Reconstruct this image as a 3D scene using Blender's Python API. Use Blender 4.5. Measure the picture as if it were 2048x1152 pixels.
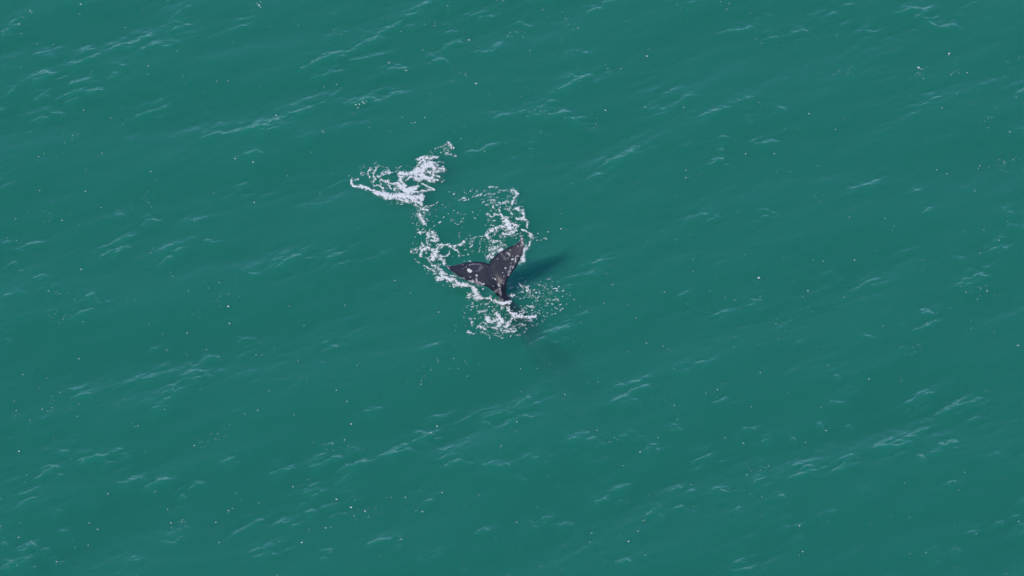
import bpy, bmesh, math, random
import numpy as np
from mathutils import Vector, geometry
from mathutils.bvhtree import BVHTree

for o in list(bpy.data.objects):
    bpy.data.objects.remove(o, do_unlink=True)
scene = bpy.context.scene
COL = scene.collection
random.seed(7)
RNG = np.random.default_rng(11)
R = math.radians

# ------------------------------------------------------------------ camera
PITCH = R(38.0)          # looking down from a light aircraft
DIST = 200.0             # metres to the water at the middle of the view
PPM = 55.0               # photograph pixels per metre at that distance
PW, PH = 2048, 1152
cam = bpy.data.cameras.new('camera')
cam.sensor_width = 36.0
cam.lens = 36.0 * DIST / (PW / PPM)
cam.clip_start = 1.0
cam.clip_end = 20000.0
cam_o = bpy.data.objects.new('camera', cam)
cam_o.location = (0, -DIST * math.cos(PITCH), DIST * math.sin(PITCH))
cam_o.rotation_euler = (math.pi / 2 - PITCH, 0, 0)
COL.objects.link(cam_o)
scene.camera = cam_o
CAM = np.array(cam_o.location)
RIGHT = np.array([1.0, 0, 0])
UP = np.array([0, math.sin(PITCH), math.cos(PITCH)])
FWD = np.array([0, math.cos(PITCH), -math.sin(PITCH)])

# ------------------------------------------------------------------ sky and sun
SUN_TO = Vector((-1.42, -1.85, 1.90)).normalized()      # direction towards the sun
SUN_EL = math.asin(SUN_TO.z)
SUN_AZ = math.atan2(SUN_TO.x, SUN_TO.y)
w = bpy.data.worlds.new('World')
scene.world = w
w.use_nodes = True
nt = w.node_tree
nt.nodes.clear()
sky = nt.nodes.new('ShaderNodeTexSky')
sky.sky_type = 'NISHITA'
sky.sun_disc = False
sky.sun_elevation = SUN_EL
sky.sun_rotation = SUN_AZ
sky.altitude = 10
sky.air_density = 0.8
sky.dust_density = 0.0
sky.ozone_density = 6.0
bg = nt.nodes.new('ShaderNodeBackground')
bg.inputs['Strength'].default_value = 0.15
wo = nt.nodes.new('ShaderNodeOutputWorld')
nt.links.new(sky.outputs[0], bg.inputs[0])
nt.links.new(bg.outputs[0], wo.inputs[0])

sun = bpy.data.lights.new('sun', 'SUN')
sun.energy = 2.0
sun.angle = R(3.5)
sun.color = (1.0, 0.93, 0.83)
sun_o = bpy.data.objects.new('sun', sun)
sun_o.rotation_euler = (-SUN_TO).to_track_quat('-Z', 'Y').to_euler()
sun_o.location = (-40, -40, 60)
COL.objects.link(sun_o)

vs = scene.view_settings
vs.view_transform = 'Standard'
vs.look = 'None'
vs.exposure = 0.65
vs.gamma = 1.0
vs.use_curve_mapping = False
cy = scene.cycles
cy.use_denoising = True
try:
    cy.denoiser = 'OPENIMAGEDENOISE'
except Exception:
    pass
cy.max_bounces = 10
cy.volume_bounces = 1
cy.transparent_max_bounces = 24
cy.use_adaptive_sampling = True
cy.adaptive_threshold = 0.012
cy.adaptive_min_samples = 48
cy.use_light_tree = False
cy.caustics_reflective = False
cy.caustics_refractive = False


# ------------------------------------------------------------------ helpers
def to_world(px, py, z=0.0):
    """photograph pixel -> the point at height z above mean water level"""
    px = np.asarray(px, float); py = np.asarray(py, float)
    z = np.asarray(z, float)
    f = DIST * PPM
    dx = (px - PW / 2) / f
    dy = -(py - PH / 2) / f
    d = FWD + dx[..., None] * RIGHT + dy[..., None] * UP
    t = (z - CAM[2]) / d[..., 2]
    return CAM + d * t[..., None]


def to_px(p):
    """world points (n,3) -> photograph pixels"""
    q = np.asarray(p, float) - CAM
    dep = q @ FWD
    f = DIST * PPM
    return PW / 2 + f * (q @ RIGHT) / dep, PH / 2 - f * (q @ UP) / dep


def vnoise(x, y, seed=0):
    tab = np.random.default_rng(seed).random((256, 256))
    xi = np.floor(x).astype(int); yi = np.floor(y).astype(int)
    fx = x - xi; fy = y - yi
    fx = fx * fx * fx * (fx * (fx * 6 - 15) + 10); fy = fy * fy * fy * (fy * (fy * 6 - 15) + 10)
    a = tab[xi & 255, yi & 255]; b = tab[(xi + 1) & 255, yi & 255]
    c = tab[xi & 255, (yi + 1) & 255]; d = tab[(xi + 1) & 255, (yi + 1) & 255]
    return (a * (1 - fx) + b * fx) * (1 - fy) + (c * (1 - fx) + d * fx) * fy


def fbm(x, y, seed=0, octaves=3):
    s = 0; a = 0.5; n = 0
    for k in range(octaves):
        s = s + a * vnoise(x + 17.3 * k, y + 5.1 * k, seed + k); n += a
        x = x * 2.03 + 0.37 * y; y = y * 2.03 - 0.37 * x * 0.5; a *= 0.5
    return s / n


def worley(x, y, seed=0):
    """F2 - F1 of a jittered point lattice: small on the walls between bubbles"""
    g = np.random.default_rng(seed); jx = g.random((128, 128)); jy = g.random((128, 128))
    xi = np.floor(x).astype(int); yi = np.floor(y).astype(int)
    f1 = np.full(x.shape, 9.0); f2 = np.full(x.shape, 9.0)
    for a in (-1, 0, 1):
        for b in (-1, 0, 1):
            cx = xi + a; cy = yi + b
            d = np.hypot(cx + jx[cx & 127, cy & 127] - x, cy + jy[cx & 127, cy & 127] - y)
            f2 = np.minimum(f2, np.maximum(f1, d)); f1 = np.minimum(f1, d)
    return f2 - f1


def smooth(a, b, v):
    t = np.clip((v - a) / (b - a), 0, 1)
    return t * t * (3 - 2 * t)


def make_mesh(name, verts, faces, mat, parent=None, shade=True):
    me = bpy.data.meshes.new(name)
    verts = np.asarray(verts, np.float32)
    me.vertices.add(len(verts))
    me.vertices.foreach_set('co', verts.ravel())
    faces = np.asarray(faces, np.int32)
    nf, k = faces.shape
    me.loops.add(nf * k)
    me.loops.foreach_set('vertex_index', faces.ravel())
    me.polygons.add(nf)
    me.polygons.foreach_set('loop_start', np.arange(0, nf * k, k, dtype=np.int32))
    me.polygons.foreach_set('loop_total', np.full(nf, k, np.int32))
    me.update(calc_edges=True)
    if shade:
        me.polygons.foreach_set('use_smooth', np.ones(nf, bool))
    o = bpy.data.objects.new(name, me)
    me.materials.append(mat)
    COL.objects.link(o)
    if parent:
        o.parent = parent
    return o


def attr(o, name, vals):
    a = o.data.attributes.new(name, 'FLOAT', 'POINT')
    a.data.foreach_set('value', np.asarray(vals, np.float32))


def tag(o, label, cat=None, group=None, kind=None):
    o['label'] = label
    if cat: o['category'] = cat
    if group: o['group'] = group
    if kind: o['kind'] = kind


def material(name):
    m = bpy.data.materials.new(name)
    m.use_nodes = True
    m.node_tree.nodes.clear()
    return m, m.node_tree.nodes, m.node_tree.links


# ------------------------------------------------------------------ materials
WATER_DENSITY = 0.85
WATER_ALBEDO = (0.072, 0.585, 0.40)


def mat_water():
    m, N, L = material('water')
    out = N.new('ShaderNodeOutputMaterial')
    geo = N.new('ShaderNodeNewGeometry')
    tex = N.new('ShaderNodeTexCoord')
    mp = N.new('ShaderNodeMapping')
    mp.inputs['Rotation'].default_value = (0, 0, R(-20))
    mp.inputs['Scale'].default_value = (0.55, 1.5, 1)
    no = N.new('ShaderNodeTexNoise')
    no.inputs['Scale'].default_value = 7.0
    no.inputs['Detail'].default_value = 4.0
    no.inputs['Roughness'].default_value = 0.6
    bp = N.new('ShaderNodeBump')
    bp.inputs['Strength'].default_value = 0.5
    bp.inputs['Distance'].default_value = 0.012
    L.new(tex.outputs['Object'], mp.inputs[0]); L.new(mp.outputs[0], no.inputs['Vector'])
    L.new(no.outputs[0], bp.inputs['Height'])
    fr = N.new('ShaderNodeFresnel')
    fr.inputs['IOR'].default_value = 1.34
    L.new(bp.outputs[0], fr.inputs['Normal'])
    inv = N.new('ShaderNodeMath'); inv.operation = 'SUBTRACT'; inv.inputs[0].default_value = 1.0
    L.new(geo.outputs['Backfacing'], inv.inputs[1])
    fac = N.new('ShaderNodeMath'); fac.operation = 'MULTIPLY'
    L.new(fr.outputs[0], fac.inputs[0]); L.new(inv.outputs[0], fac.inputs[1])
    gl = N.new('ShaderNodeBsdfGlossy')
    gl.inputs['Roughness'].default_value = 0.07
    L.new(bp.outputs[0], gl.inputs['Normal'])
    tr = N.new('ShaderNodeBsdfTransparent')
    mx = N.new('ShaderNodeMixShader')
    L.new(fac.outputs[0], mx.inputs[0]); L.new(tr.outputs[0], mx.inputs[1]); L.new(gl.outputs[0], mx.inputs[2])
    L.new(mx.outputs[0], out.inputs['Surface'])
    sc = N.new('ShaderNodeVolumeScatter')
    sc.inputs['Color'].default_value = (*WATER_ALBEDO, 1)
    sc.inputs['Density'].default_value = WATER_DENSITY
    ab = N.new('ShaderNodeVolumeAbsorption')
    ab.inputs['Color'].default_value = (*WATER_ALBEDO, 1)
    ab.inputs['Density'].default_value = WATER_DENSITY
    ad = N.new('ShaderNodeAddShader')
    L.new(sc.outputs[0], ad.inputs[0]); L.new(ab.outputs[0], ad.inputs[1])
    L.new(ad.outputs[0], out.inputs['Volume'])
    return m


def mat_foam():
    m, N, L = material('foam')
    out = N.new('ShaderNodeOutputMaterial')
    at = N.new('ShaderNodeAttribute'); at.attribute_name = 'cover'
    df = N.new('ShaderNodeBsdfPrincipled')
    df.inputs['Base Color'].default_value = (0.92, 0.85, 0.75, 1)
    df.inputs['Roughness'].default_value = 0.75
    tr = N.new('ShaderNodeBsdfTransparent')
    mx = N.new('ShaderNodeMixShader')
    L.new(at.outputs['Fac'], mx.inputs[0]); L.new(tr.outputs[0], mx.inputs[1]); L.new(df.outputs[0], mx.inputs[2])
    L.new(mx.outputs[0], out.inputs['Surface'])
    return m


def mat_whale():
    m, N, L = material('whale_skin')
    out = N.new('ShaderNodeOutputMaterial')
    bs = N.new('ShaderNodeBsdfPrincipled')
    at = N.new('ShaderNodeAttribute'); at.attribute_name = 'pale'
    tc = N.new('ShaderNodeTexCoord')
    n1 = N.new('ShaderNodeTexNoise'); n1.inputs['Scale'].default_value = 3.5; n1.inputs['Detail'].default_value = 6
    n1.inputs['Roughness'].default_value = 0.65
    L.new(tc.outputs['Object'], n1.inputs['Vector'])
    cr = N.new('ShaderNodeValToRGB')
    cr.color_ramp.elements[0].position = 0.35; cr.color_ramp.elements[0].color = (0.004, 0.003, 0.008, 1)
    cr.color_ramp.elements[1].position = 0.72; cr.color_ramp.elements[1].color = (0.017, 0.012, 0.026, 1)
    L.new(n1.outputs[0], cr.inputs[0])
    # small pale flecks in the skin
    v = N.new('ShaderNodeTexVoronoi'); v.inputs['Scale'].default_value = 14.0
    L.new(tc.outputs['Object'], v.inputs['Vector'])
    r2 = N.new('ShaderNodeValToRGB')
    r2.color_ramp.elements[0].position = 0.0; r2.color_ramp.elements[0].color = (1, 1, 1, 1)
    r2.color_ramp.elements[1].position = 0.17; r2.color_ramp.elements[1].color = (0, 0, 0, 1)
    L.new(v.outputs['Distance'], r2.inputs[0])
    n2 = N.new('ShaderNodeTexNoise'); n2.inputs['Scale'].default_value = 5.0
    L.new(tc.outputs['Object'], n2.inputs['Vector'])
    r3 = N.new('ShaderNodeValToRGB')
    r3.color_ramp.elements[0].position = 0.54; r3.color_ramp.elements[0].color = (0, 0, 0, 1)
    r3.color_ramp.elements[1].position = 0.62; r3.color_ramp.elements[1].color = (0.6, 0.6, 0.6, 1)
    L.new(n2.outputs[0], r3.inputs[0])
    mu = N.new('ShaderNodeMath'); mu.operation = 'MULTIPLY'
    L.new(r2.outputs[0], mu.inputs[0]); L.new(r3.outputs[0], mu.inputs[1])
    mxv = N.new('ShaderNodeMath'); mxv.operation = 'MAXIMUM'
    L.new(mu.outputs[0], mxv.inputs[0]); L.new(at.outputs['Fac'], mxv.inputs[1])
    mix = N.new('ShaderNodeMix'); mix.data_type = 'RGBA'
    L.new(mxv.outputs[0], mix.inputs['Factor'])
    L.new(cr.outputs[0], mix.inputs['A'])
    mix.inputs['B'].default_value = (0.42, 0.36, 0.36, 1)
    L.new(mix.outputs['Result'], bs.inputs['Base Color'])
    bs.inputs['Roughness'].default_value = 0.42
    bs.inputs['Specular IOR Level'].default_value = 0.3
    bp = N.new('ShaderNodeBump'); bp.inputs['Strength'].default_value = 0.35; bp.inputs['Distance'].default_value = 0.01
    n3 = N.new('ShaderNodeTexNoise'); n3.inputs['Scale'].default_value = 11.0; n3.inputs['Detail'].default_value = 4
    L.new(tc.outputs['Object'], n3.inputs['Vector'])
    L.new(n3.outputs[0], bp.inputs['Height']); L.new(bp.outputs[0], bs.inputs['Normal'])
    L.new(bs.outputs[0], out.inputs['Surface'])
    return m


def mat_barnacle():
    m, N, L = material('barnacle')
    out = N.new('ShaderNodeOutputMaterial')
    bs = N.new('ShaderNodeBsdfPrincipled')
    tc = N.new('ShaderNodeTexCoord')
    n1 = N.new('ShaderNodeTexNoise'); n1.inputs['Scale'].default_value = 30
    oi = N.new('ShaderNodeObjectInfo')
    ad = N.new('ShaderNodeVectorMath'); ad.operation = 'ADD'
    L.new(tc.outputs['Object'], ad.inputs[0]); L.new(oi.outputs['Random'], ad.inputs[1])
    L.new(ad.outputs[0], n1.inputs['Vector'])
    cr = N.new('ShaderNodeValToRGB')
    cr.color_ramp.elements[0].position = 0.35; cr.color_ramp.elements[0].color = (0.40, 0.34, 0.33, 1)
    cr.color_ramp.elements[1].position = 0.6; cr.color_ramp.elements[1].color = (0.80, 0.73, 0.68, 1)
    L.new(n1.outputs[0], cr.inputs[0])
    ml = N.new('ShaderNodeMapRange'); ml.inputs['To Min'].default_value = .45; ml.inputs['To Max'].default_value = 0.85
    L.new(oi.outputs['Random'], ml.inputs['Value'])
    vm = N.new('ShaderNodeVectorMath'); vm.operation = 'SCALE'
    L.new(cr.outputs[0], vm.inputs[0]); L.new(ml.outputs[0], vm.inputs['Scale']); L.new(vm.outputs[0], bs.inputs['Base Color'])
    bs.inputs['Roughness'].default_value = 0.85
    L.new(bs.outputs[0], out.inputs['Surface'])
    return m


M_WATER, M_FOAM, M_WHALE, M_BARN = mat_water(), mat_foam(), mat_whale(), mat_barnacle()

# ------------------------------------------------------------------ the sea
# crests of the wind chop that catch the sky, traced tile by tile: tile origin, then crest lines with a strength
TILES = [
 (0, 0, """395 10 430 20 490 15 550 5 /.9; 0 208 75 205 /.9; 50 152 130 160 /.6; 210 335 260 325 320 310 /.7; 380 410 450 375 490 340 510 305 590 293 /.8
 590 260 700 270 800 272 960 270 1050 240 /.7; 785 230 830 220 860 235 /.7; 940 155 1000 110 1060 55 /.6; 980 195 1040 150 1070 120 /.5; 1070 180 1150 215 /.4
 140 480 220 465 270 450 340 455 /1; 370 485 480 492 590 480 /.7; 640 435 700 455 /.5; 650 405 720 375 /.4; 190 580 240 560 300 570 /1
 350 580 420 575 470 545 560 545 640 545 /1.3; 50 530 110 550 /.7; 200 735 240 700 245 670 290 650 350 670 400 640 /.7; 740 650 800 660 900 640 1000 580 /.8
 850 700 900 660 1010 625 /.9; 1150 640 1210 622 /.4; 1150 770 1240 790 1280 740 /.5; 1320 770 1450 760 1540 735 1650 700 /1.1; 1640 645 1700 662 1780 605 /.8
 1400 925 1450 905 1510 885 /.8; 1300 160 1350 155 1400 130 1480 45 /.5; 1680 370 1760 390 1850 360 2010 300 /1; 1780 430 1870 435 2000 400 /.9
 1870 340 1960 320 2016 320 /.8; 1900 240 1960 120 /.3; 700 800 760 790 /.3; 1340 1130 1430 1020 /.4; 1680 860 1780 800 1850 785 /.5; 1890 600 2000 570 /.5"""),
 (680, 0, """0 320 100 290 200 230 290 160 /.9; 0 380 130 350 270 310 /.7; 240 210 330 150 440 80 510 10 /.7; 310 180 400 160 520 80 /.7; 215 422 290 405 375 372 /.8
 590 205 690 190 /.6; 760 120 890 88 /.8; 730 110 780 100 /.5; 580 300 640 270 690 228 /.8; 480 335 550 310 /.5; 540 370 620 345 /.7; 780 325 880 295 960 230 /.7
 1020 155 1080 130 /.6; 1390 80 1510 40 /.5; 1520 5 1560 15 /.5; 1310 350 1350 320 1400 290 /.4; 30 655 90 605 160 590 260 565 /.9; 250 535 390 530 /.5
 1190 580 1240 580 /.5; 1230 545 1310 515 1370 465 1480 480 /1; 1310 460 1360 465 /.5; 1500 430 1560 425 /.4; 1070 680 1140 685 1200 680 1310 690 1400 745 1470 770 /1
 860 715 910 690 950 650 /.5; 710 895 780 880 800 860 /.9; 740 900 830 870 900 825 /.7; 1060 830 1110 815 1140 780 1160 750 /.6; 1070 865 1110 845 /.5; 920 918 1020 905 /.4
 1480 985 1560 940 1660 900 1740 840 /1; 1440 1035 1500 1000 /.5; 1780 675 1830 660 1890 630 /.8; 1950 590 2016 550 /.5; 1760 845 1830 880 /.3"""),
 (1348, 0, """40 40 120 42 210 5 /.5; 270 185 350 175 480 175 /.6; 390 140 470 150 /.4; 520 95 570 92 /.4; 510 210 620 210 /.5; 660 185 720 195 770 165 /.8; 800 130 870 105 920 45 /.5
 910 120 945 135 /.5; 920 18 1080 28 /.4; 1080 185 1140 190 /.6; 1280 75 1360 70 1430 65 1510 100 /1; 1350 100 1440 110 1510 150 1590 158 1640 120 /1.1; 1450 180 1530 155 /.6
 40 575 120 540 /.4; 80 745 190 690 290 650 400 585 500 500 /.5; 140 700 190 685 /.5; 160 935 230 930 285 905 /.9; 250 870 300 865 /.8; 260 840 310 780 /.6
 430 850 540 825 590 790 /.7; 400 700 445 690 /.5; 590 655 640 635 /.5; 0 830 140 845 /.5; 980 1145 1080 1090 1140 1070 1200 990 /.6; 1350 1090 1430 1125 /.4
 1390 620 1450 605 1530 540 /.4; 1880 370 1930 362 /.4"""),
 (0, 380, """30 435 110 415 /.7; 70 370 180 355 /.7; 100 400 130 350 250 280 /.5; 555 405 620 380 690 345 720 310 750 240 /1.3; 810 180 860 180 910 150 /.8; 740 350 810 320 /.4
 850 415 940 435 980 380 1040 345 1130 310 /.8; 1100 215 1170 205 /.5; 1170 290 1270 330 /.4; 1420 510 1500 470 /.5; 1550 465 1610 450 1650 410 1740 375 /.9
 1850 400 1920 405 1990 375 /.8; 1860 430 1950 475 /.5; 200 535 270 500 /.5; 210 540 300 555 /.4; 0 635 150 575 /.4; 500 650 570 630 /.8; 400 755 490 710 540 660 /.5
 600 655 640 650 /.4; 1320 880 1400 860 1510 850 /.7; 1390 910 1440 920 /.6; 1160 960 1210 955 1245 935 /.9; 1050 1120 1120 1080 1210 1035 /.9; 730 1110 860 1085 960 1045 1070 1030 /.8
 1390 1070 1460 1095 /.4; 870 900 910 920 /.4; 0 330 60 300 /.5; 0 890 60 865 /.5; 1870 860 1960 950 /.4; 660 160 720 140 /.4; 250 90 320 60 /.3"""),
 (1348, 380, """160 165 280 145 /.7; 510 175 550 120 /.6; 970 50 1090 0 /.4; 1370 0 1430 30 /.4; 1440 120 1490 155 /.4; 1870 140 1970 150 /.5; 1910 200 2000 250 /.5; 1830 280 1920 290 /.6
 1790 340 1890 350 1920 390 /.6; 1580 405 1690 385 /.6; 1610 590 1670 565 1720 525 1790 460 /1; 1350 840 1440 800 1510 710 /.8; 1420 730 1500 715 /.6; 1070 570 1130 535 1210 540 /.6
 890 520 960 475 /.5; 420 690 500 640 /.7; 0 605 130 610 /.6; 240 715 380 720 /.4; 1090 885 1140 845 /.5; 0 1090 100 1040 210 990 /.6; 920 1105 960 1095 /.4; 700 880 770 900 /.3
 1280 785 1340 790 /.4; 200 985 255 1005 /.4; 250 425 300 445 /.3"""),
 (0, 752, """400 90 430 88 500 130 560 150 /.6; 840 205 920 195 1000 180 /.8; 900 185 1000 110 1060 45 /.5; 350 470 380 430 /.7; 210 545 290 550 350 510 /.9; 450 465 540 495 670 525 /1.1
 560 540 640 515 /.8; 660 490 740 455 /.9; 300 575 370 580 /.6; 640 600 720 630 800 625 850 600 890 615 /.8; 780 645 890 645 950 610 1050 575 /1.1; 1040 690 1120 650 1180 600 /.7
 1020 700 1070 690 /.8; 1250 535 1290 525 1360 475 /.8; 1270 530 1310 550 /.5; 1550 590 1610 565 1650 540 1710 548 /1.2; 1760 555 1850 515 1920 475 1960 435 /1.2; 1800 490 1880 490 /.8
 1810 430 1950 370 /.6; 1740 690 1800 665 1840 630 /.7; 1750 795 1820 780 /1; 1850 795 1960 740 /.6; 1390 885 1450 860 1520 800 /.6; 1570 850 1650 855 1730 910 /.5
 1450 1075 1540 1025 1620 1005 /.9; 920 955 1010 965 1070 910 /.6; 90 745 150 735 200 700 /.5; 270 840 360 770 /.6; 430 745 500 755 550 720 /.5; 320 930 430 910 /.6
 0 1130 80 1110 150 1080 215 1050 /1.5; 20 1140 110 1115 210 1080 /1.2; 120 1060 210 970 /1; 240 1065 380 1070 /.7; 230 1035 300 1000 /.6; 0 980 45 960 /.8
 660 1110 780 1070 830 1045 /.5; 1850 1030 1910 1010 /.5; 1840 1070 1900 1065 /.5; 1930 610 2010 590 /.5; 150 320 200 315 /.4"""),
 (680, 752, """120 225 190 215 250 215 /.8; 470 265 540 235 640 225 /.8; 690 220 800 218 930 205 1020 190 1090 130 1190 65 /.9; 820 268 870 265 /.7; 920 290 990 265 1080 250 1140 300 /.7
 430 380 490 355 525 320 /1.1; 230 495 320 450 440 410 /.9; 0 610 60 560 130 500 190 485 /.9; 0 450 100 405 /.6; 590 520 700 518 750 495 /.8; 540 500 690 440 /.6
 780 490 850 525 920 535 1010 525 /1; 1050 460 1130 490 1210 530 /.7; 1270 405 1370 385 1500 385 /.9; 1440 395 1530 402 /.6; 1390 495 1440 495 1540 465 /.6; 1620 380 1720 325 /.6
 1740 435 1850 430 /.8; 1750 400 1800 385 /.5; 1590 190 1650 160 1700 125 /.8; 1570 80 1640 40 /.5; 1660 110 1720 65 1760 25 /.9; 1010 625 1070 590 /.5; 1240 625 1280 625 /.4
 1430 805 1500 740 1560 710 1620 660 1710 630 /1.1; 1560 730 1620 690 /.6; 1170 800 1250 825 /.6; 1240 860 1320 870 1380 860 /.6; 1080 860 1130 850 /.5; 150 970 210 970 310 940 /.7
 400 1085 480 1080 560 1045 630 990 /.6; 800 880 880 925 /.6; 320 990 370 1005 /.4; 720 1110 770 1145 /.5; 1600 1110 1690 1075 /.5; 1760 805 1870 800 /.6; 1780 765 1860 755 /.4
 1890 680 1970 685 /.6; 30 660 110 745 /.4; 1900 330 1960 300 /.5; 480 750 540 715 /.4; 1050 130 1110 120 /.6; 500 215 540 250 /.5"""),
 (1348, 752, """1335 205 1410 165 1460 110 1540 65 /1.1; 1490 228 1590 200 1690 165 1810 115 /1.1; 1660 225 1780 250 /.6; 870 185 960 160 1020 130 /.7; 960 150 1050 75 /.6; 920 30 960 20 /.5
 400 320 440 290 /.7; 240 150 330 205 /.6; 820 297 860 295 /.7; 500 380 575 378 /.7; 660 360 700 355 /.6; 980 280 1040 315 /.5; 1120 420 1200 425 1280 410 1390 380 1420 375 /1
 1240 430 1340 370 1410 335 1440 290 1435 240 /.8; 1470 460 1520 435 1570 390 /.8; 1560 385 1640 450 /.7; 1400 500 1450 488 /.7; 1800 470 1880 485 1920 520 /.5; 890 565 980 520 1040 445 /.8
 650 625 720 590 830 550 835 515 /.9; 670 525 800 545 /.7; 60 545 130 540 180 475 290 505 /.8; 180 470 210 470 /.6; 450 605 520 605 /.8; 460 530 530 525 /.5; 0 655 60 650 /.7
 0 685 150 665 /.6; 200 685 330 675 /.9; 260 665 330 675 /.6; 590 720 650 705 /.6; 570 570 640 590 /.5; 590 865 690 875 /.5; 350 795 400 795 /.5; 1080 720 1170 670 /.6
 840 775 940 820 /.5; 1560 660 1640 605 /.4; 1460 1080 1520 1030 1570 1025 /.7; 1590 1040 1680 1010 /.6; 1680 890 1750 915 /.5; 280 1145 360 1110 380 1060 430 1050 /.9
 370 1115 470 1145 /.7; 730 935 760 938 /.5; 1930 800 2010 800 /.5; 1960 835 2000 830 /.5; 1840 835 1910 850 /.5; 0 800 80 770 /.5"""),
]
CRESTS = []
for ox, oy, txt in TILES:
    for item in txt.replace('\n', ';').split(';'):
        if '/' not in item: continue
        a, s = item.split('/')
        v = np.array([float(q) for q in a.split()]).reshape(-1, 2) / 2.88 + (ox, oy)
        CRESTS.append((v, float(s)))
for a, s in (((1048, 706, 1090, 686, 1130, 660, 1160, 638), 1.2), ((1100, 597, 1155, 582), .5), ((1150, 588, 1180, 560, 1215, 502), .6), ((640, 522, 690, 512), .7),
             ((650, 546, 692, 522), .4), ((768, 522, 802, 505), .5), ((1160, 622, 1202, 640), .4), ((830, 712, 885, 690), .4), ((955, 305, 1000, 300), .3)):
    CRESTS.append((np.array(a, float).reshape(-1, 2), s))
# the chop goes on outside the view
for k in range(260):
    while True:
        x, y = RNG.uniform(-330, 2380), RNG.uniform(-200, 1350)
        if x < -10 or x > 2058 or y < -8 or y > 1160: break
    a = R(RNG.normal(22, 16)); ln = RNG.uniform(20, 90)
    CRESTS.append((np.array([[x - ln / 2 * math.cos(a), y + ln / 2 * math.sin(a)], [x, y + RNG.uniform(-4, 4)], [x + ln / 2 * math.cos(a), y - ln / 2 * math.sin(a)]]), RNG.uniform(.4, 1.1)))

STEP = 0.045
X0, X1, Y0, Y1 = -23.0, 23.0, -18.5, 21.5
NX, NY = int((X1 - X0) / STEP) + 1, int((Y1 - Y0) / STEP) + 1
gx = X0 + STEP * np.arange(NX); gy = Y0 + STEP * np.arange(NY)
GX, GY = np.meshgrid(gx, gy, indexing='ij')


def swell(x, y):
    r = np.random.default_rng(5); h = 0
    for k in range(12):
        lam = r.uniform(2.2, 8.5); th = R(121) + r.normal(0, .45); ph = r.uniform(0, 6.28)
        kk = 2 * math.pi / lam
        h = h + 0.022 * lam / 8.0 * np.sin(kk * (x * math.cos(th) + y * math.sin(th)) + ph)
    return h


def spectrum(lmin, lmax, theta, spread, seed):
    """random wave field on the fine grid, unit rms slope"""
    r = np.random.default_rng(seed)
    kx = 2 * math.pi * np.fft.fftfreq(NX, STEP)[:, None]; ky = 2 * math.pi * np.fft.fftfreq(NY, STEP)[None, :]
    k = np.hypot(kx, ky) + 1e-9
    P = np.where((k > 2 * math.pi / lmax) & (k < 2 * math.pi / lmin), k ** -2.2, 0)
    d = np.abs(np.cos(np.arctan2(ky, kx) - theta)) ** spread
    H = P * d * (r.normal(size=k.shape) + 1j * r.normal(size=k.shape))
    h = np.real(np.fft.ifft2(H))
    g = np.gradient(h, STEP)
    return h / math.sqrt((g[0] ** 2 + g[1] ** 2).mean())


def seg_field(P, pts, want_side=False):
    """distance to a polyline and the fraction along it, for points P (n,2)"""
    best = np.full(len(P), 1e9); frac = np.zeros(len(P)); side = np.zeros(len(P))
    L = np.r_[0, np.cumsum(np.hypot(*np.diff(pts, axis=0).T))]; tot = L[-1] + 1e-9
    for i in range(len(pts) - 1):
        a, b = pts[i], pts[i + 1]; d = b - a; n = d @ d + 1e-12
        t = np.clip(((P - a) @ d) / n, 0, 1)
        q = P - a - t[:, None] * d
        dist = np.hypot(q[:, 0], q[:, 1])
        m = dist < best
        best[m] = dist[m]; frac[m] = ((L[i] + t * math.sqrt(n)) / tot)[m]
        side[m] = (d[0] * q[:, 1] - d[1] * q[:, 0])[m]
    return (best, frac, np.sign(side)) if want_side else (best, frac)


def smooth_line(v):
    """Catmull-Rom through the traced points"""
    if len(v) < 3: return v
    e = np.vstack([2 * v[0] - v[1], v, 2 * v[-1] - v[-2]]); out = []
    for i in range(1, len(e) - 2):
        p0, p1, p2, p3 = e[i - 1], e[i], e[i + 1], e[i + 2]
        for t in np.linspace(0, 1, 6, endpoint=False):
            out.append(.5 * (2 * p1 + (p2 - p0) * t + (2 * p0 - 5 * p1 + 4 * p2 - p3) * t * t + (3 * p1 - p0 - 3 * p2 + p3) * t ** 3))
    out.append(e[-2])
    return np.array(out)


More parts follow.
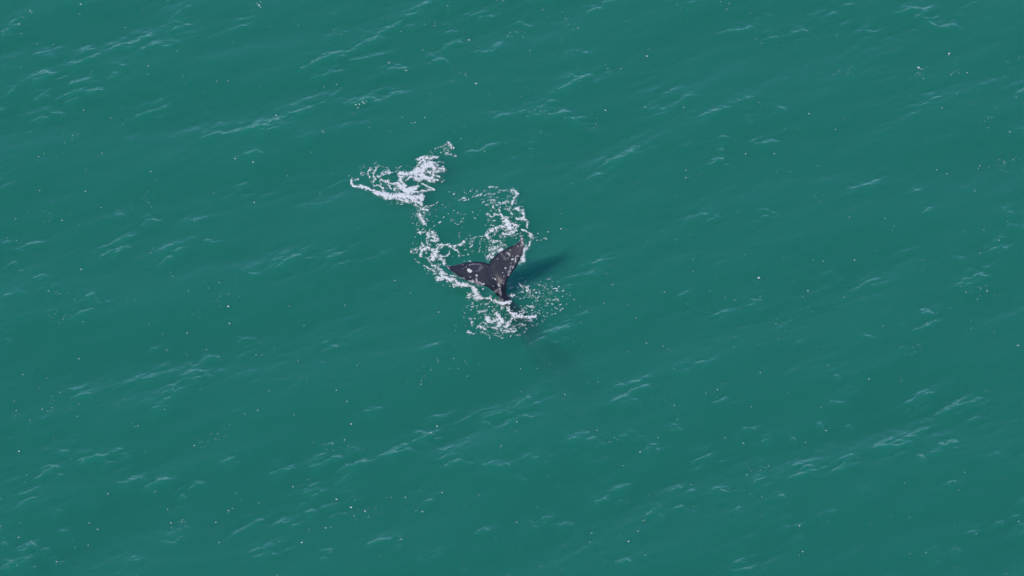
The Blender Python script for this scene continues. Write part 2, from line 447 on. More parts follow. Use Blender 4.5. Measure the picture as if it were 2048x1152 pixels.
H_CREST = np.zeros_like(GX); MASK = np.zeros_like(GX)
CREST_A, CREST_W = 0.039, 0.11
for ci, (v, s) in enumerate(CRESTS):
    wv = to_world(v[:, 0], v[:, 1])[:, :2]
    if wv[0, 0] > wv[-1, 0]: wv = wv[::-1]
    wv = smooth_line(wv)
    lo, hi = wv.min(0) - 1.1, wv.max(0) + 1.1
    i0, i1 = np.searchsorted(gx, [lo[0], hi[0]]); j0, j1 = np.searchsorted(gy, [lo[1], hi[1]])
    if i1 - i0 < 2 or j1 - j0 < 2: continue
    P = np.c_[GX[i0:i1, j0:j1].ravel(), GY[i0:i1, j0:j1].ravel()]
    jx = fbm(P[:, 0] * 2.2, P[:, 1] * 2.2, 40 + ci % 60, 3) - .5
    Pw = P.copy(); Pw[:, 1] += .34 * jx; Pw[:, 0] += .2 * (fbm(P[:, 0] * 1.7 + 9, P[:, 1] * 1.7, 120 + ci % 50, 2) - .5)
    d, f, sd = seg_field(Pw, wv, True)
    env = smooth(0, .3, f) * smooth(1, .65, f) + .12
    br = .45 + 1.1 * vnoise(P[:, 0] * 3.1, P[:, 1] * 3.1, 200 + ci % 40)
    wdt = np.where(sd > 0, CREST_W, CREST_W * 2.4)      # steeper on the far side
    h = CREST_A * s * env * br * np.exp(-(d / wdt) ** 1.5)
    d2, _ = seg_field(P + .5 * (Pw - P), wv)
    h = h + .068 * s * (.25 + .75 * env) * np.exp(-(d2 / .46) ** 2) * (.6 + .7 * br * .5)
    H_CREST[i0:i1, j0:j1] = np.maximum(H_CREST[i0:i1, j0:j1], h.reshape(i1 - i0, j1 - j0))
    mk = s * np.exp(-(d / .42) ** 2) * (.3 + .7 * env)
    MASK[i0:i1, j0:j1] = np.maximum(MASK[i0:i1, j0:j1], mk.reshape(i1 - i0, j1 - j0))

fine = spectrum(.15, .8, R(127), 6, 3)
cross = spectrum(.14, .6, R(62), 8, 4)
mid = spectrum(.7, 2.6, R(120), 4, 6)
patch = fbm(GX * .35, GY * .5, 77, 3)
edge = smooth(X0, X0 + 1.5, GX) * smooth(X1, X1 - 1.5, GX) * smooth(Y0, Y0 + 1.5, GY) * smooth(Y1, Y1 - 1.5, GY)
H = swell(GX, GY) + edge * (H_CREST + mid * .038 + fine * (.022 + .05 * smooth(.45, .75, patch) + .22 * MASK) + cross * (.02 + .06 * MASK))


def water_z(x, y):
    """height of the sea at points inside the fine grid"""
    u = np.clip((np.asarray(x) - X0) / STEP, 0, NX - 1.001); v = np.clip((np.asarray(y) - Y0) / STEP, 0, NY - 1.001)
    i = u.astype(int); j = v.astype(int); fu = u - i; fv = v - j
    return (H[i, j] * (1 - fu) + H[i + 1, j] * fu) * (1 - fv) + (H[i, j + 1] * (1 - fu) + H[i + 1, j + 1] * fu) * fv


def build_sea():
    grow = 0.15 * 1.19 ** np.arange(52)
    off = np.cumsum(grow)
    xs = np.r_[(X0 - off)[::-1], gx, gx[-1] + off]; ys = np.r_[(Y0 - off)[::-1], gy, gy[-1] + off]
    nx, ny = len(xs), len(ys); n = 52
    AX, AY = np.meshgrid(xs, ys, indexing='ij')
    r = np.maximum(np.maximum(X0 - AX, AX - X1), np.maximum(Y0 - AY, AY - Y1)).clip(0)
    Z = swell(AX, AY) * np.exp(-(r / 25) ** 2)
    Z[n:n + NX, n:n + NY] = H
    top = np.c_[AX.ravel(), AY.ravel(), Z.ravel()]
    idx = np.arange(nx * ny).reshape(nx, ny)
    f = np.stack([idx[:-1, :-1], idx[1:, :-1], idx[1:, 1:], idx[:-1, 1:]], -1).reshape(-1, 4)
    ring = np.r_[idx[:, 0], idx[-1, 1:], idx[-2::-1, -1], idx[0, -2:0:-1]]
    low = top[ring].copy(); low[:, 2] = -40.0
    base = len(top); k = len(ring)
    a = np.arange(k); b = (a + 1) % k
    side = np.stack([ring[a], base + a, base + b, ring[b]], -1)
    cx = base + k
    bottom = np.stack([base + b, base + a, np.full(k, cx), np.full(k, cx)], -1)
    verts = np.vstack([top, low, [[0, 0, -40.0]]])
    o = make_mesh('sea_water', verts, np.vstack([f, side]), M_WATER)
    me = o.data
    bm = bmesh.new(); bm.from_mesh(me); bm.verts.ensure_lookup_table()
    bf = bm.faces.new([bm.verts[base + i] for i in range(k)][::-1])
    bf.smooth = False
    bm.normal_update()
    if bf.normal.z > 0: bf.normal_flip()
    bm.to_mesh(me); bm.free()
    tag(o, 'teal green open sea water with small wind ripples', kind='structure')
    return o


build_sea()

# ------------------------------------------------------------------ the whale
BX, BY = 1012.0, 603.0            # where the tail stock meets the water, photograph pixels
ZA, ZB = 0.0057, -0.01584         # the fluke is a tilted plate: metres of height per pixel


def tail_z(px, py):
    dx, dy = np.asarray(px, float) - BX, np.asarray(py, float) - BY
    z = ZA * dx + ZB * dy
    r = np.hypot(dx - dy * 0.44, dy * .2) / 90.0
    return z - 0.10 * np.clip(r - .35, 0, 2) ** 2      # blades droop slightly towards their tips


OUT = """150 490 200 518 250 514 330 494 420 475 520 461 620 454 700 464 760 482 783 491 792 460 820 412 870 366 950 311 1040 260 1130 214 1195 180
1218 142 1240 100 1268 108 1282 160 1284 225 1270 300 1240 385 1200 472 1150 560 1092 640 1052 692 1036 745 1026 805 1020 880 1022 960 1040 1040
985 1018 930 978 880 930 835 878 770 832 700 802 620 788 520 758 430 718 340 668 260 616 190 552"""
OUT = np.array([float(q) for q in OUT.split()]).reshape(-1, 2) / 7.2 + (870, 460)
AXIS = np.array([783, 491, 828, 600, 885, 710, 935, 800, 985, 900, 1030, 1030.]).reshape(-1, 2) / 7.2 + (870, 460)


def dense_outline():
    n = len(OUT); pts = []
    for i in range(n):
        p0, p1, p2, p3 = OUT[i - 1], OUT[i], OUT[(i + 1) % n], OUT[(i + 2) % n]
        sharp = i in (9, 8)                     # keep the notch crisp
        for t in np.linspace(0, 1, 5, endpoint=False):
            if sharp:
                q = p1 * (1 - t) + p2 * t
            else:
                q = .5 * (2 * p1 + (p2 - p0) * t + (2 * p0 - 5 * p1 + 4 * p2 - p3) * t * t + (3 * p1 - p0 - 3 * p2 + p3) * t ** 3)
            pts.append(q)
    p = np.array(pts)
    # small nicks along the edge
    jit = (vnoise(np.arange(len(p)) * .45, np.zeros(len(p)), 9) - .5) * 1.1
    c = p.mean(0); d = p - c; d /= np.linalg.norm(d, axis=1)[:, None]
    return p + d * jit[:, None]


def build_whale():
    root = bpy.data.objects.new('whale', None)
    base = to_world(BX, BY, 0.0)
    root.location = base; COL.objects.link(root)
    tag(root, 'dark grey whale diving with its barnacled tail fluke raised above the sea', 'whale')
    bnd = dense_outline()
    # interior points
    xs = np.arange(bnd[:, 0].min(), bnd[:, 0].max(), 1.3); ys = np.arange(bnd[:, 1].min(), bnd[:, 1].max(), 1.3)
    P = np.array([(x + (j % 2) * .65, y) for j, y in enumerate(ys) for x in xs])
    # inside test
    ins = np.zeros(len(P), bool)
    for i in range(len(bnd)):
        a, b = bnd[i - 1], bnd[i]
        c = (a[1] > P[:, 1]) != (b[1] > P[:, 1])
        with np.errstate(divide='ignore', invalid='ignore'):
            xx = a[0] + (P[:, 1] - a[1]) * (b[0] - a[0]) / (b[1] - a[1])
        ins ^= c & (P[:, 0] < xx)
    closed = np.vstack([bnd, bnd[:1]])
    dB, _ = seg_field(P, closed)
    P = P[ins & (dB > .7)]
    nb = len(bnd)
    allp = np.vstack([bnd, P])
    res = geometry.delaunay_2d_cdt([Vector(p) for p in allp], [], [list(range(nb))], 1, 1e-4)
    v2 = np.array([[v.x, v.y] for v in res[0]]); tris = [f for f in res[2] if len(f) == 3]
    dB, _ = seg_field(v2, closed); dA, fA = seg_field(v2, AXIS)
    mid = to_world(v2[:, 0], v2[:, 1], tail_z(v2[:, 0], v2[:, 1]))
    e1 = to_world(985., 560., tail_z(985., 560.)); e2 = to_world(1015., 560., tail_z(1015., 560.)); e3 = to_world(985., 530., tail_z(985., 530.))
    nrm = np.cross(e2 - e1, e3 - e1); nrm /= np.linalg.norm(nrm)
    if nrm[2] < 0: nrm = -nrm
    tip = np.minimum(np.hypot(v2[:, 0] - 891, v2[:, 1] - 528), np.hypot(v2[:, 0] - 1043, v2[:, 1] - 474))
    blade = .022 + .040 * np.clip(tip / 70, 0, 1)
    ridge = (.015 + .14 * smooth(.2, .95, fA)) * np.exp(-(dA / 8.5) ** 2)
    tk = (blade + ridge) * np.sqrt(1 - (1 - np.clip(dB / 9.0, 0, 1)) ** 2) + .004
    on_edge = dB < 1e-3
    tk = np.where(on_edge, .006, tk)
    # the hollow either side of the central ridge
    tk_up = tk
    up = mid + nrm * tk_up[:, None]; lo = mid - nrm * tk[:, None]
    n = len(v2)
    V = [tuple(q) for q in up] + [tuple(q) for q in lo]
    F = []
    for a, b, c in tris:
        F.append((a, b, c)); F.append((n + c, n + b, n + a))
    from collections import Counter
    ec = Counter()
    for a, b, c in tris:
        for e in ((a, b), (b, c), (c, a)): ec[tuple(sorted(e))] += 1
    for a, b, c in tris:
        for e in ((a, b), (b, c), (c, a)):
            if ec[tuple(sorted(e))] == 1: F.append((e[1], e[0], n + e[0], n + e[1]))
    # ---- body: elliptical sections along the spine, tail stock to snout, mostly out of sight in the green water
    spine_px = [(988, 560, tail_z(988, 560) - .06), (998, 578, .22), (1006, 592, .07), (1016, 606, -.14), (1030, 624, -.34), (1050, 652, -.62), (1078, 694, -1.06)]
    sp = [to_world(float(a), float(b), float(z)) for a, b, z in spine_px]
    d = sp[-1] - sp[-3]; d /= np.linalg.norm(d)
    d = d * [1, 1, .8]; d /= np.linalg.norm(d)
    for k in range(1, 15):
        sp.append(sp[6] + d * (.62 * k))
    sp = np.array(sp)
    rw = np.array([.10, .125, .15, .18, .24, .36, .52, .66, .78, .88, .95, 1.0, 1.02, 1.0, .96, .90, .80, .66, .52, .36, .14])
    rh = np.array([.10, .16, .20, .25, .31, .42, .56, .69, .80, .89, .95, 1.0, 1.0, .97, .92, .84, .72, .58, .44, .30, .10])
    lat0 = e2 - e1; K = 28; ring = []
    for i, p in enumerate(sp):
        t = sp[min(i + 1, len(sp) - 1)] - sp[max(i - 1, 0)]; t /= np.linalg.norm(t)
        lat = lat0 - t * (lat0 @ t); lat /= np.linalg.norm(lat)
        dor = np.cross(lat, t); dor /= np.linalg.norm(dor)
        if dor @ nrm < 0: dor = -dor
        row = []
        for k in range(K):
            a = 2 * math.pi * k / K
            knuckle = .05 * max(0, math.sin(a)) ** 8 * (1 + math.cos(i * 5.1)) if 3 < i < 12 else 0
            row.append(len(V)); V.append(tuple(p + lat * rw[i] * math.cos(a) + dor * (rh[i] + knuckle) * math.sin(a)))
        ring.append(row)
    for i in range(len(ring) - 1):
        for k in range(K):
            F.append((ring[i][k], ring[i][(k + 1) % K], ring[i + 1][(k + 1) % K], ring[i + 1][k]))
    F.append(tuple(ring[0][::-1])); F.append(tuple(ring[-1]))
    # flippers, one closed paddle each, overlapping the flank
    for s in (-1, 1):
        c = sp[15]; t = d; lat = lat0 - t * (lat0 @ t); lat /= np.linalg.norm(lat); dor = np.cross(lat, t); dor = dor if dor @ nrm > 0 else -dor
        sec = []
        for q, wd, th in ((.6, .34, .12), (1.0, .36, .10), (1.4, .34, .08), (1.8, .24, .05), (2.05, .08, .03)):
            o = c + lat * s * q - t * (q - .6) * .55 - dor * (.35 + .25 * q)
            sec.append([])
            for k in range(10):
                a = 2 * math.pi * k / 10
                sec[-1].append(len(V)); V.append(tuple(o + t * wd * math.cos(a) + dor * th * math.sin(a)))
        for i in range(4):
            for k in range(10):
                F.append((sec[i][k], sec[i][(k + 1) % 10], sec[i + 1][(k + 1) % 10], sec[i + 1][k]))
        F.append(tuple(sec[0][::-1])); F.append(tuple(sec[-1]))
    me = bpy.data.meshes.new('body_raw')
    me.from_pydata(V, [], F)
    bm = bmesh.new(); bm.from_mesh(me); bmesh.ops.recalc_face_normals(bm, faces=bm.faces); bm.to_mesh(me); bm.free()
    tmp = bpy.data.objects.new('body_raw', me); COL.objects.link(tmp)
    rm = tmp.modifiers.new('r', 'REMESH'); rm.mode = 'VOXEL'; rm.voxel_size = .013; rm.use_smooth_shade = True
    sm = tmp.modifiers.new('s', 'SMOOTH'); sm.factor = .5; sm.iterations = 3
    dg = bpy.context.evaluated_depsgraph_get()
    fin = bpy.data.meshes.new_from_object(tmp.evaluated_get(dg)); fin.name = 'body'
    bpy.data.objects.remove(tmp, do_unlink=True)
    fin.materials.clear(); fin.materials.append(M_WHALE)
    fin.transform(__import__('mathutils').Matrix.Translation(-Vector(base)))
    body = bpy.data.objects.new('body', fin); COL.objects.link(body); body.parent = root
    # natural pale scarring of the skin, plus sky sheen painted on the blades, laid down on the upper side of the tail
    n = len(fin.vertices); co = np.empty(n * 3, np.float32); fin.vertices.foreach_get('co', co); co = co.reshape(-1, 3) + base
    no = np.empty(n * 3, np.float32); fin.vertex_normals.foreach_get('vector', no); no = no.reshape(-1, 3)
    px, py = to_px(co); zx, zy = (px - 870) * 7.2, (py - 460) * 7.2
    PQ = np.c_[zx, zy]; pale = np.zeros(n)
    wob = np.c_[fbm(zx / 34, zy / 34, 31, 3) - .5, fbm(zx / 34 + 50, zy / 34, 32, 3) - .5] * 34
    brk = smooth(.30, .62, fbm(zx / 22, zy / 22, 33, 3))
    for pts, wd, st in SCARS_SHEEN:
        dd, _ = seg_field(PQ + wob * min(1, wd / 22), np.array(pts, float).reshape(-1, 2))
        pale = np.maximum(pale, st * smooth(wd, wd * .35, dd) * (.35 + .65 * brk))
    pale *= smooth(-.2, .3, no @ nrm) * (py < 612)
    a = fin.attributes.new('pale', 'FLOAT', 'POINT'); a.data.foreach_set('value', pale.astype(np.float32))
    # ---- barnacle patches
    bvh = BVHTree.FromPolygons([tuple(c) for c in co.astype(float)], [tuple(p.vertices) for p in fin.polygons])
    protos = []
    for q in range(8):
        bm = bmesh.new(); r = random.Random(q); rings = []; lob = [r.choice((.45, .6, .8, 1.0, 1.15)) for k in range(10)]; lob = [(lob[k - 1] * .3 + lob[k] + lob[(k + 1) % 10] * .3) / 1.5 for k in range(10)]
        for ri, (rad, h) in enumerate(((1.0, -.12), (.82, .16), (.45, .30))):
            rings.append([bm.verts.new((rad * lob[k] * r.uniform(.8, 1.1) * math.cos(k * math.tau / 10 + ri * .2), rad * lob[k] * r.uniform(.8, 1.1) * math.sin(k * math.tau / 10 + ri * .2), h * r.uniform(.5, 1.3))) for k in range(10)])
        top = bm.verts.new((0, 0, .26))
        for i in range(2):
            for k in range(10): bm.faces.new((rings[i][k], rings[i][(k + 1) % 10], rings[i + 1][(k + 1) % 10], rings[i + 1][k]))
        for k in range(10): bm.faces.new((rings[2][k], rings[2][(k + 1) % 10], top))
        pm = bpy.data.meshes.new('barnacle_patch'); bm.to_mesh(pm); bm.free(); pm.materials.append(M_BARN); protos.append(pm)
    cnt = 0
    for x, y, r in BARNACLES:
        p = to_world(870 + x / 7.2, 460 + y / 7.2, 3.5); dr = Vector(p - CAM).normalized()
        hit, hn, _, _ = bvh.ray_cast(Vector(p), dr)
        if hit is None: continue
        o = bpy.data.objects.new('barnacle_patch', protos[cnt % 8]); COL.objects.link(o); o.parent = root
        if hn.dot(dr) > 0: hn = -hn
        q = hn.to_track_quat('Z', 'Y'); o.rotation_mode = 'QUATERNION'
        o.rotation_quaternion = q @ __import__('mathutils').Quaternion((0, 0, 1), cnt * 2.4)
        o.location = hit - Vector(base)
        s = 1.12 * r / 7.2 / PPM; rr = random.Random(cnt)
        o.scale = (s * rr.uniform(.9, 1.35), s * rr.uniform(.65, 1.0), min(s, .05) * .9)
        cnt += 1
    return root


# positions on the tail in the enlarged crop of the photograph (x, y, radius)
BARNACLES = [(500, 585, 33), (598, 655, 22), (512, 680, 10), (415, 690, 11), (405, 555, 10), (445, 535, 9), (398, 500, 7), (310, 648, 9), (515, 735, 15), (542, 748, 14),
 (605, 702, 11), (612, 738, 14), (640, 752, 12), (668, 758, 13), (865, 710, 21), (830, 692, 10), (915, 778, 18), (925, 800, 16), (838, 808, 11), (810, 650, 7), (985, 770, 7),
 (1115, 420, 22), (1160, 425, 16), (1158, 455, 15), (1060, 345, 13), (1080, 358, 9), (1040, 330, 8), (1085, 290, 13), (1195, 235, 10), (1095, 475, 12), (1015, 550, 18),
 (1125, 542, 14), (1048, 605, 12), (1062, 640, 12), (975, 615, 9), (995, 665, 8), (900, 415, 9), (1120, 376, 9), (1055, 408, 9), (960, 345, 6), (1020, 575, 7), (930, 850, 6), (560, 735, 9), (486, 655, 5), (700, 775, 9)]
SCARS_SHEEN = [((150, 492, 175, 535, 205, 570), 16, .95), ((240, 605, 320, 655), 16, .7), ((360, 680, 430, 712), 12, .55), ((480, 735, 560, 745, 690, 780), 26, .8),  # pale scars and edges; faint mid-blade strokes are sky sheen painted as colour
 ((590, 690, 605, 740), 14, .8), ((490, 505, 560, 488, 640, 492), 7, .5), ((640, 555, 665, 500), 8, .35), ((580, 600, 690, 545), 20, .22), ((870, 890, 920, 860, 950, 920), 30, .35),
 ((1132, 218, 1180, 190, 1222, 152), 9, .95), ((1240, 120, 1262, 170, 1250, 225), 26, .6), ((1170, 378, 1195, 370, 1215, 382), 9, .8), ((1165, 400, 1160, 470), 18, .55),
 ((1035, 330, 1065, 345, 1075, 365), 20, .55), ((1098, 520, 1080, 575, 1060, 610), 10, .7), ((1130, 520, 1120, 560), 13, .6), ((1090, 590, 1060, 650), 15, .65), ((960, 350, 1010, 420), 30, .18),
 ((280, 510, 380, 486), 6, .25), ((1275, 250, 1240, 380), 7, .4), ((910, 960, 980, 1005), 12, .5)]
build_whale()

# ------------------------------------------------------------------ foam
# strokes traced from enlarged crops: scale, x offset, y offset, then "x y x y ... /width/strength"
A1 = (4.8, 680, 260, """120 480 125 525 190 540 250 560 330 600/13/1; 330 600 400 620 480 640 560 640 640 640 700 660 760 640/24/1.1; 440 660 520 665 620 680 700 690 780 720 800 760 770 780/14/.9; 770 780 850 770/12/.9
 560 520 600 560 640 590 700 570 740 545/22/1.1; 590 440 590 500 630 550/16/1; 580 420 650 415 720 390 780 370/14/1.05; 720 400 780 370 820 330 870 325/28/1.15; 870 320 900 350 905 420 860 460/15/1; 860 460 800 440 770 400/24/1.1
 840 400 860 400/11/.9; 750 280 800 260 870 265 940 250/12/1; 745 340 770 300 820 300 880 300 940 320/9/.9; 820 330 800 270/10/.9; 720 470 790 460 860 480 930 470/14/.95; 620 490 680 450 740 430/10/.9
 790 510 840 540 890 570 820 585 760 590/7/.85; 690 600 760 600 790 640 780 700/16/.95; 940 360 1010 380/9/.8; 930 400 990 390/8/.8; 940 300 990 300/7/.7; 900 440 960 440/8/.7; 640 690 740 700/9/.7
 300 375 265 410 285 450/7/.85; 345 390 325 430 345 480 300 500/8/.85; 350 355 400 345 460 370/4/.6; 370 450 420 480 500 510 560 520/8/.9; 400 450 420 410 460 400 470 420 440 430 400 440/7/.9; 480 405 550 405 560 370 605 348/3.5/.75
 390 490 395 530/6/.8; 320 545 370 535 410 570/8/.85; 470 510 480 560 540 570/9/.9; 480 505 560 515/9/.9; 145 470 165 468/10/.7; 205 436 245 430/5/.6; 640 350 720 360/5/.4; 700 430 760 480/12/.9
 900 180 980 160 1050 130/8/.55; 1040 125 1075 158/9/.85; 1020 230 1110 242/8/.6; 870 215 885 220/6/.5; 720 745 850 740 900 735/5/.7; 540 680 560 720/6/.5; 700 690 740 740/10/.7""")
A2 = (4.8, 680, 260, """1430 555 1490 560/6/.8; 1450 630 1530 600 1600 590/7/.55; 1650 580 1700 620 1665 660 1650 720/13/.85; 1460 680 1500 720/9/.6; 1550 720 1620 710/8/.65; 1690 690 1690 720/8/.65; 1520 770 1540 820 1580 860 1600 880/8/.9
 1690 760 1750 800 1760 840 1780 865/15/.95; 1700 860 1750 840/8/.8; 1410 820 1440 840 1520 810/7/.75; 1470 870 1510 880/6/.75; 1590 870 1620 910 1650 940/24/1.1; 1610 920 1540 930 1470 950 1420 990 1415 1030 1450 1050/13/.85
 1450 970 1520 945 1600 955/9/.7; 1640 900 1700 920 1690 960 1620 990 1560 985/9/.85; 1800 880 1800 930/10/.75; 1760 955 1810 970 1830 1020 1815 1080 1800 1130/9/.85; 1480 1060 1560 1070 1500 1110 1600 1090/9/.65; 1290 1020 1380 1020/4/.6
 1430 1130 1520 1120 1560 1130/10/.75; 1640 730 1630 800/9/.55; 1600 760 1660 820/9/.55; 1690 640 1710 620/10/.8; 1520 1010 1600 1020/8/.5; 1650 1000 1710 985/6/.6""")
B1 = (7.2, 870, 460, """760 120 830 60 900 20/14/.6; 770 350 850 320 900 280 960 265/16/.85; 760 370 800 340 820 370/26/.9; 830 240 920 210 1000 195/14/.7; 850 180 960 150/12/.6; 1370 30 1380 110 1350 200 1330 260/15/.75
 1290 260 1280 340 1265 440/30/.95; 1300 190 1330 240/24/.7; 1220 480 1260 450/24/.7; 660 160 760 110/8/.45; 1390 85 1460 95/6/.5; 1230 660 1250 720/12/.35; 1040 985 1110 950/7/.6; 1110 962 1145 958/15/1; 1200 780 1260 850/12/.65; 1310 850 1350 905/12/.7; 1090 860 1130 845/12/.7; 1085 620 1080 720 1065 830/50/.34; 700 830 830 920/30/.3""")
C1 = (6.4, 780, 420, """375 75 395 90/16/1; 400 110 440 185/12/.95; 480 130 490 160/5/.7; 430 200 430 250/5/.6; 370 300 450 290/11/.85; 460 320 530 290 570 280 590 320 540 340 470 330/8/.9; 480 360 560 350 610 370 540 390/8/.9
 480 370 480 440/7/.8; 400 410 420 470/13/.8; 270 530 330 480 340 510 290 540/9/.7; 390 550 420 500 480 470 530 480 570 510 600 540/16/1; 600 510 610 450 660 430 720 445 790 460 860 435 900 430 920 395 960 395/11/.95
 820 480 860 520 890 580/10/.85; 760 500 745 545 700 565 640 565/8/.85; 590 530 570 580 560 610/28/1.05; 610 570 660 600 690 640 700 690/12/.9; 480 610 540 680 580 700 640 740 650 780/10/.8; 440 690 520 740 570 770 600 830/9/.8
 600 700 570 750/8/.7; 620 860 660 875 690 840 660 800/28/1.05; 700 850 760 880 830 905 880 950 985 970/21/1.05; 760 830 840 840 900 870/12/.65; 980 970 1050 1000 1090 1040/10/.85; 1090 1040 1110 1100 1130 1140/22/.9; 1010 1090 1030 1100/10/.7
 640 770 720 830/18/.8; 345 655 375 657/8/.7; 250 1058 268 1052/7/.6; 380 480 400 540/12/.8; 700 440 640 480/8/.7""")
D1 = (6.02, 900, 570, """60 0 150 10 210 10/13/.9; 270 40 320 80 330 130 300 160/15/.95; 300 150 380 180 440 185 520 205 580 230/13/.95; 580 235 640 250 700 240/21/1.2; 235 120 260 130/9/.6; 440 190 470 160 490 175/7/.7; 480 220 470 250/7/.6; 640 260 620 310/14/.6
 700 300 720 340 790 360/16/.9; 760 375 870 380/20/1; 870 385 960 392 1020 398/10/1; 760 400 700 440 680 480/13/.9; 590 400 620 450 590 490/30/1.1; 440 420 480 450 560 440/15/1; 545 360 560 380/11/.9; 390 470 460 460/8/.75; 250 430 300 420/9/.7; 260 440 265 510/8/.7
 330 510 400 530 440 550/9/.75; 620 540 700 490 650 500/13/.9; 660 560 740 580 800 550 760 530 710 550/8/.85; 770 510 830 480 900 490/7/.75; 490 600 590 590/6/.65; 820 600 850 598/8/.6; 465 640 485 650/7/.6; 228 582 250 590/10/1.1; 265 598 302 614/6/.9
 860 300 910 330/8/.7; 950 262 1000 272/8/.75; 370 340 430 350/11/.65; 260 290 280 295/8/.7; 800 330 870 320/7/.6; 540 270 550 330/7/.5; 1150 135 1250 130/6/.5; 1180 190 1215 192/7/.6; 930 270 1030 290/5/.5; 180 500 200 520/6/.6; 140 420 180 410/6/.5; 500 520 600 540/12/.7; 830 350 900 340/8/.7""")
# loose fields of flecks: ellipse centre, radii, number (photograph pixels)
FLECK_FIELDS = {
    'A1': [(800, 405, 18, 8, 18), (885, 300, 26, 12, 26), (880, 345, 14, 22, 30), (720, 345, 12, 18, 8), (750, 335, 22, 10, 14), (845, 430, 28, 16, 34), (870, 412, 28, 8, 16), (770, 365, 45, 28, 26)],
    'A2': [(940, 390, 46, 12, 60), (985, 395, 22, 22, 40), (1010, 425, 38, 40, 110), (1040, 455, 14, 40, 24), (980, 480, 30, 30, 60), (1075, 472, 20, 8, 14), (925, 440, 50, 25, 26), (945, 480, 30, 20, 22)],
    'C1': [(845, 445, 24, 24, 40), (850, 500, 28, 34, 60), (880, 540, 30, 24, 26), (905, 560, 34, 12, 26), (860, 470, 18, 16, 20), (950, 590, 18, 20, 26), (930, 510, 24, 26, 26)],
    'D1': [(1005, 645, 58, 30, 190), (1085, 600, 46, 34, 110), (960, 620, 34, 26, 44), (1060, 632, 34, 20, 50), (1045, 580, 24, 22, 34), (1000, 668, 36, 10, 30), (1100, 580, 26, 22, 30)],
}
FS = 0.0125


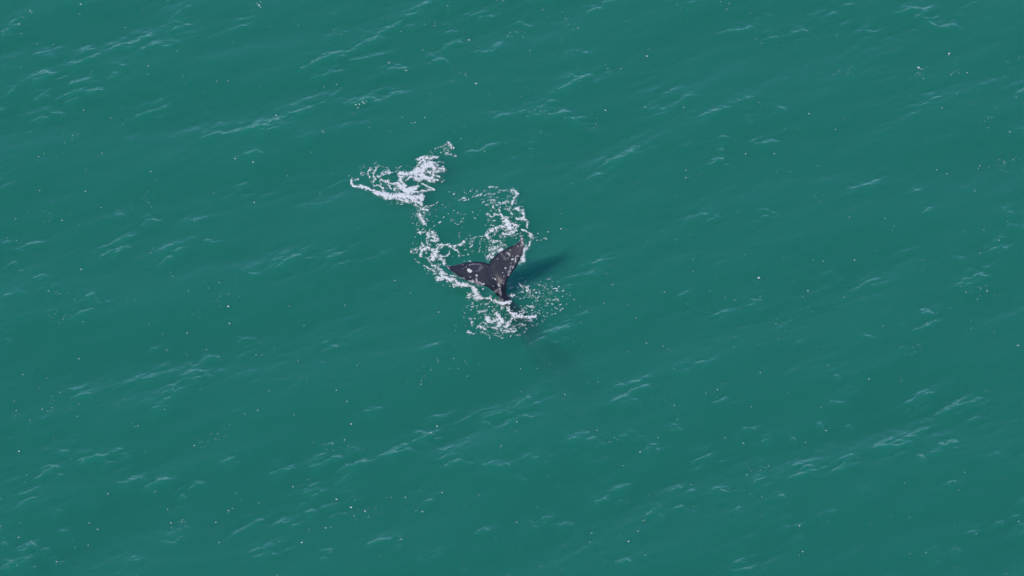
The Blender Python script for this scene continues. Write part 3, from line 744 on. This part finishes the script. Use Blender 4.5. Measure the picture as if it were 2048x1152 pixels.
def build_foam(strokes, fields, seed, label, name='foam'):
    r = np.random.default_rng(seed); S = []
    for sc, ox, oy, txt in strokes:
        for it in txt.replace('\n', ';').split(';'):
            if '/' not in it: continue
            a, wd, st = it.split('/')
            v = np.array([float(q) for q in a.split()]).reshape(-1, 2) / sc + (ox, oy)
            S.append((smooth_line(v), float(wd) / sc, float(st)))
    for cx, cy, rx, ry, n in fields:
        for k in range(n):
            q = r.normal(0, .55, 2); q /= max(1, np.hypot(*q))
            c = np.array([cx + rx * q[0], cy + ry * q[1]])
            ln = r.gamma(1.4, 1.0); an = r.normal(.15, .5)
            dv = np.array([math.cos(an), -math.sin(an)]) * ln
            S.append((np.array([c - dv, c + dv]), r.uniform(.28, .52) + r.gamma(1.2, .15), r.uniform(.5, 1.0)))
    allv = np.vstack([s[0] for s in S]); wv = to_world(allv[:, 0], allv[:, 1])
    lo, hi = wv[:, :2].min(0) - .35, wv[:, :2].max(0) + .35
    fx = np.arange(lo[0], hi[0], FS); fy = np.arange(lo[1], hi[1], FS * 1.3)
    FX, FY = np.meshgrid(fx, fy, indexing='ij')
    px, py = to_px(np.stack([FX, FY, np.zeros_like(FX)], -1).reshape(-1, 3)); px = px.reshape(FX.shape); py = py.reshape(FX.shape)
    # swirling distortion so that no traced stroke stays a clean line
    wx = (fbm(px / 13, py / 9, seed + 1, 3) - .5) * 6.5 + (fbm(px / 4.2, py / 3.2, seed + 2, 2) - .5) * 2.6
    wy = (fbm(px / 13 + 40, py / 9, seed + 3, 3) - .5) * 5 + (fbm(px / 4.2 + 9, py / 3.2, seed + 4, 2) - .5) * 2.0
    dens = np.zeros_like(FX); area = np.zeros_like(FX)
    for v, wd, st in S:
        m = wd * 2.4 + 12
        wl = to_world(np.array([v[:, 0].min() - m, v[:, 0].max() + m]), np.array([v[:, 1].max() + m, v[:, 1].min() - m]))
        i0, i1 = np.searchsorted(fx, [wl[0, 0], wl[1, 0]]); j0, j1 = np.searchsorted(fy, [wl[0, 1], wl[1, 1]])
        if i1 <= i0 or j1 <= j0: continue
        sl = np.s_[i0:i1, j0:j1]; q = np.c_[(px + wx)[sl].ravel(), (py + wy)[sl].ravel()]
        dd, _ = seg_field(q, v)
        f = st * np.exp(-(dd / (wd * 1.22)) ** 2)
        dens[sl] = np.maximum(dens[sl], f.reshape(i1 - i0, j1 - j0))
        if wd > 1.05:
            f2 = st * np.exp(-(dd / (wd * 1.35 + 3.0)) ** 2)
            area[sl] = np.maximum(area[sl], f2.reshape(i1 - i0, j1 - j0))
    dens = np.minimum(dens, 1.0)
    rid = 1 - np.abs(2 * fbm((px + wx * .6) / 5.2, (py + wy * .6) / 3.6, seed + 6, 3) - 1) * 2.0
    rid = np.clip(rid, 0, 1)
    fineN = fbm(px / 2.1, py / 1.7, seed + 8, 2)
    v = dens * (.44 + .62 * rid + .5 * (fineN - .5)) + .45 * np.clip(dens - .70, 0, 1)
    # lace: walls of drained bubbles round every strand, and holes torn in the broad ones
    cellw = worley((px + wx * 1.5) / 8.5, (py + wy * 1.5) / 6.0, seed + 11); cells = worley((px + wx) / 4.3, (py + wy) / 3.1, seed + 12)
    gate = smooth(.36, .6, fbm(px / 12, py / 9, seed + 14, 2))
    lace = np.maximum(smooth(.22, .03, cellw), .75 * smooth(.24, .04, cells)) * area * (.35 + .85 * gate)
    holes = smooth(.26, .55, cellw) * smooth(1.2, .85, dens)
    v = np.maximum(v * (1 - .55 * holes), .80 * lace * (.65 + .7 * fineN))
    cover = smooth(.27, .74, v)
    film = .14 * smooth(.12, .5, dens) * smooth(.3, .7, fineN)          # thin bubble film round the strands
    cover = np.clip(cover + film * (1 - cover), 0, .93)
    keep = cover > .02
    idx = -np.ones(FX.shape, int)
    cell = keep[:-1, :-1] | keep[1:, :-1] | keep[:-1, 1:] | keep[1:, 1:]
    use = np.zeros(FX.shape, bool)
    use[:-1, :-1] |= cell; use[1:, :-1] |= cell; use[:-1, 1:] |= cell; use[1:, 1:] |= cell
    idx[use] = np.arange(use.sum())
    ci, cj = np.nonzero(cell)
    F = np.stack([idx[ci, cj], idx[ci + 1, cj], idx[ci + 1, cj + 1], idx[ci, cj + 1]], -1)
    X, Y = FX[use], FY[use]
    cz = cover[use]
    Z = water_z(X, Y) + .008 + .014 * cz * (.4 + fineN[use])
    o = make_mesh(name, np.c_[X, Y, Z], F, M_FOAM)
    attr(o, 'cover', cz)
    tag(o, label, kind='stuff')
    return o


build_foam([A1], FLECK_FIELDS['A1'], 300, 'large lacy patch of white foam floating apart from the whale')
build_foam([A2, B1], FLECK_FIELDS['A2'], 330, 'ring of broken white foam behind the raised fluke blade')
build_foam([C1], FLECK_FIELDS['C1'], 360, 'white foam trail curling round the lower fluke blade')
build_foam([D1], FLECK_FIELDS['D1'], 390, 'splashed white foam where the tail stock enters the water')


def build_flecks():
    r = np.random.default_rng(99); V = []; F = []
    spots = [(162, 12, 1.9, 1), (518, 11, 2.6, .8), (514, 7, 1.4, .7), (521, 15, 1.4, .7), (1211, 221, 2.3, .8), (952, 168, 2.1, .8), (938, 78, 1.9, .8), (1618, 229, 1.9, .8), (862, 864, 2.4, .8), (859, 868, 1.6, .6), (702, 1014, 1.9, .8),
             (812, 142, 1.7, .7), (712, 213, 1.7, .7), (719, 212, 1.6, .7), (726, 209, 1.8, .8), (733, 206, 1.5, .7), (716, 217, 1.4, .6), (729, 210, 1.4, .7), (645, 266, 1.9, .5), (648, 268, 1.4, .5), (1060, 102, 1.5, .7), (1086, 18, 1.4, .6), (1738, 760, 1.6, .7)]
    for k in range(950):
        spots.append((r.uniform(-60, 2110), r.uniform(-60, 1210), .45 + r.gamma(1.3, .28), r.uniform(.35, 1)))
    for k in range(46):
        cx, cy = r.uniform(0, 2048), r.uniform(0, 1152)
        for q in range(r.integers(4, 13)):
            spots.append((cx + r.normal(0, 16), cy + r.normal(0, 8), .45 + r.gamma(1.3, .25), r.uniform(.35, 1)))
    cov = []
    for px, py, rad, c in spots:
        p = to_world(px, py); s = rad / PPM; n = 7; b = len(V)
        if not (X0 < p[0] < X1 and Y0 < p[1] < Y1): continue
        an = r.uniform(0, 6.28); el = r.uniform(.6, 1.2)
        for k in range(n):
            a = math.tau * k / n; u = s * math.cos(a) * r.uniform(.75, 1.2); v = s * el * 1.3 * math.sin(a) * r.uniform(.75, 1.2)
            V.append((p[0] + u * math.cos(an) - v * math.sin(an), p[1] + u * math.sin(an) + v * math.cos(an))); cov.append(c * .55)
        V.append((p[0], p[1])); cov.append(c)
        for k in range(n): F.append((b + k, b + (k + 1) % n, b + n))
    V = np.array(V); z = water_z(V[:, 0], V[:, 1]) + .012
    z[np.arange(len(z)) % 8 == 7] += .012
    o = make_mesh('foam_fleck', np.c_[V, z], F, M_FOAM)
    attr(o, 'cover', cov)
    tag(o, 'tiny white foam flecks scattered over the open sea', kind='stuff')


build_flecks()
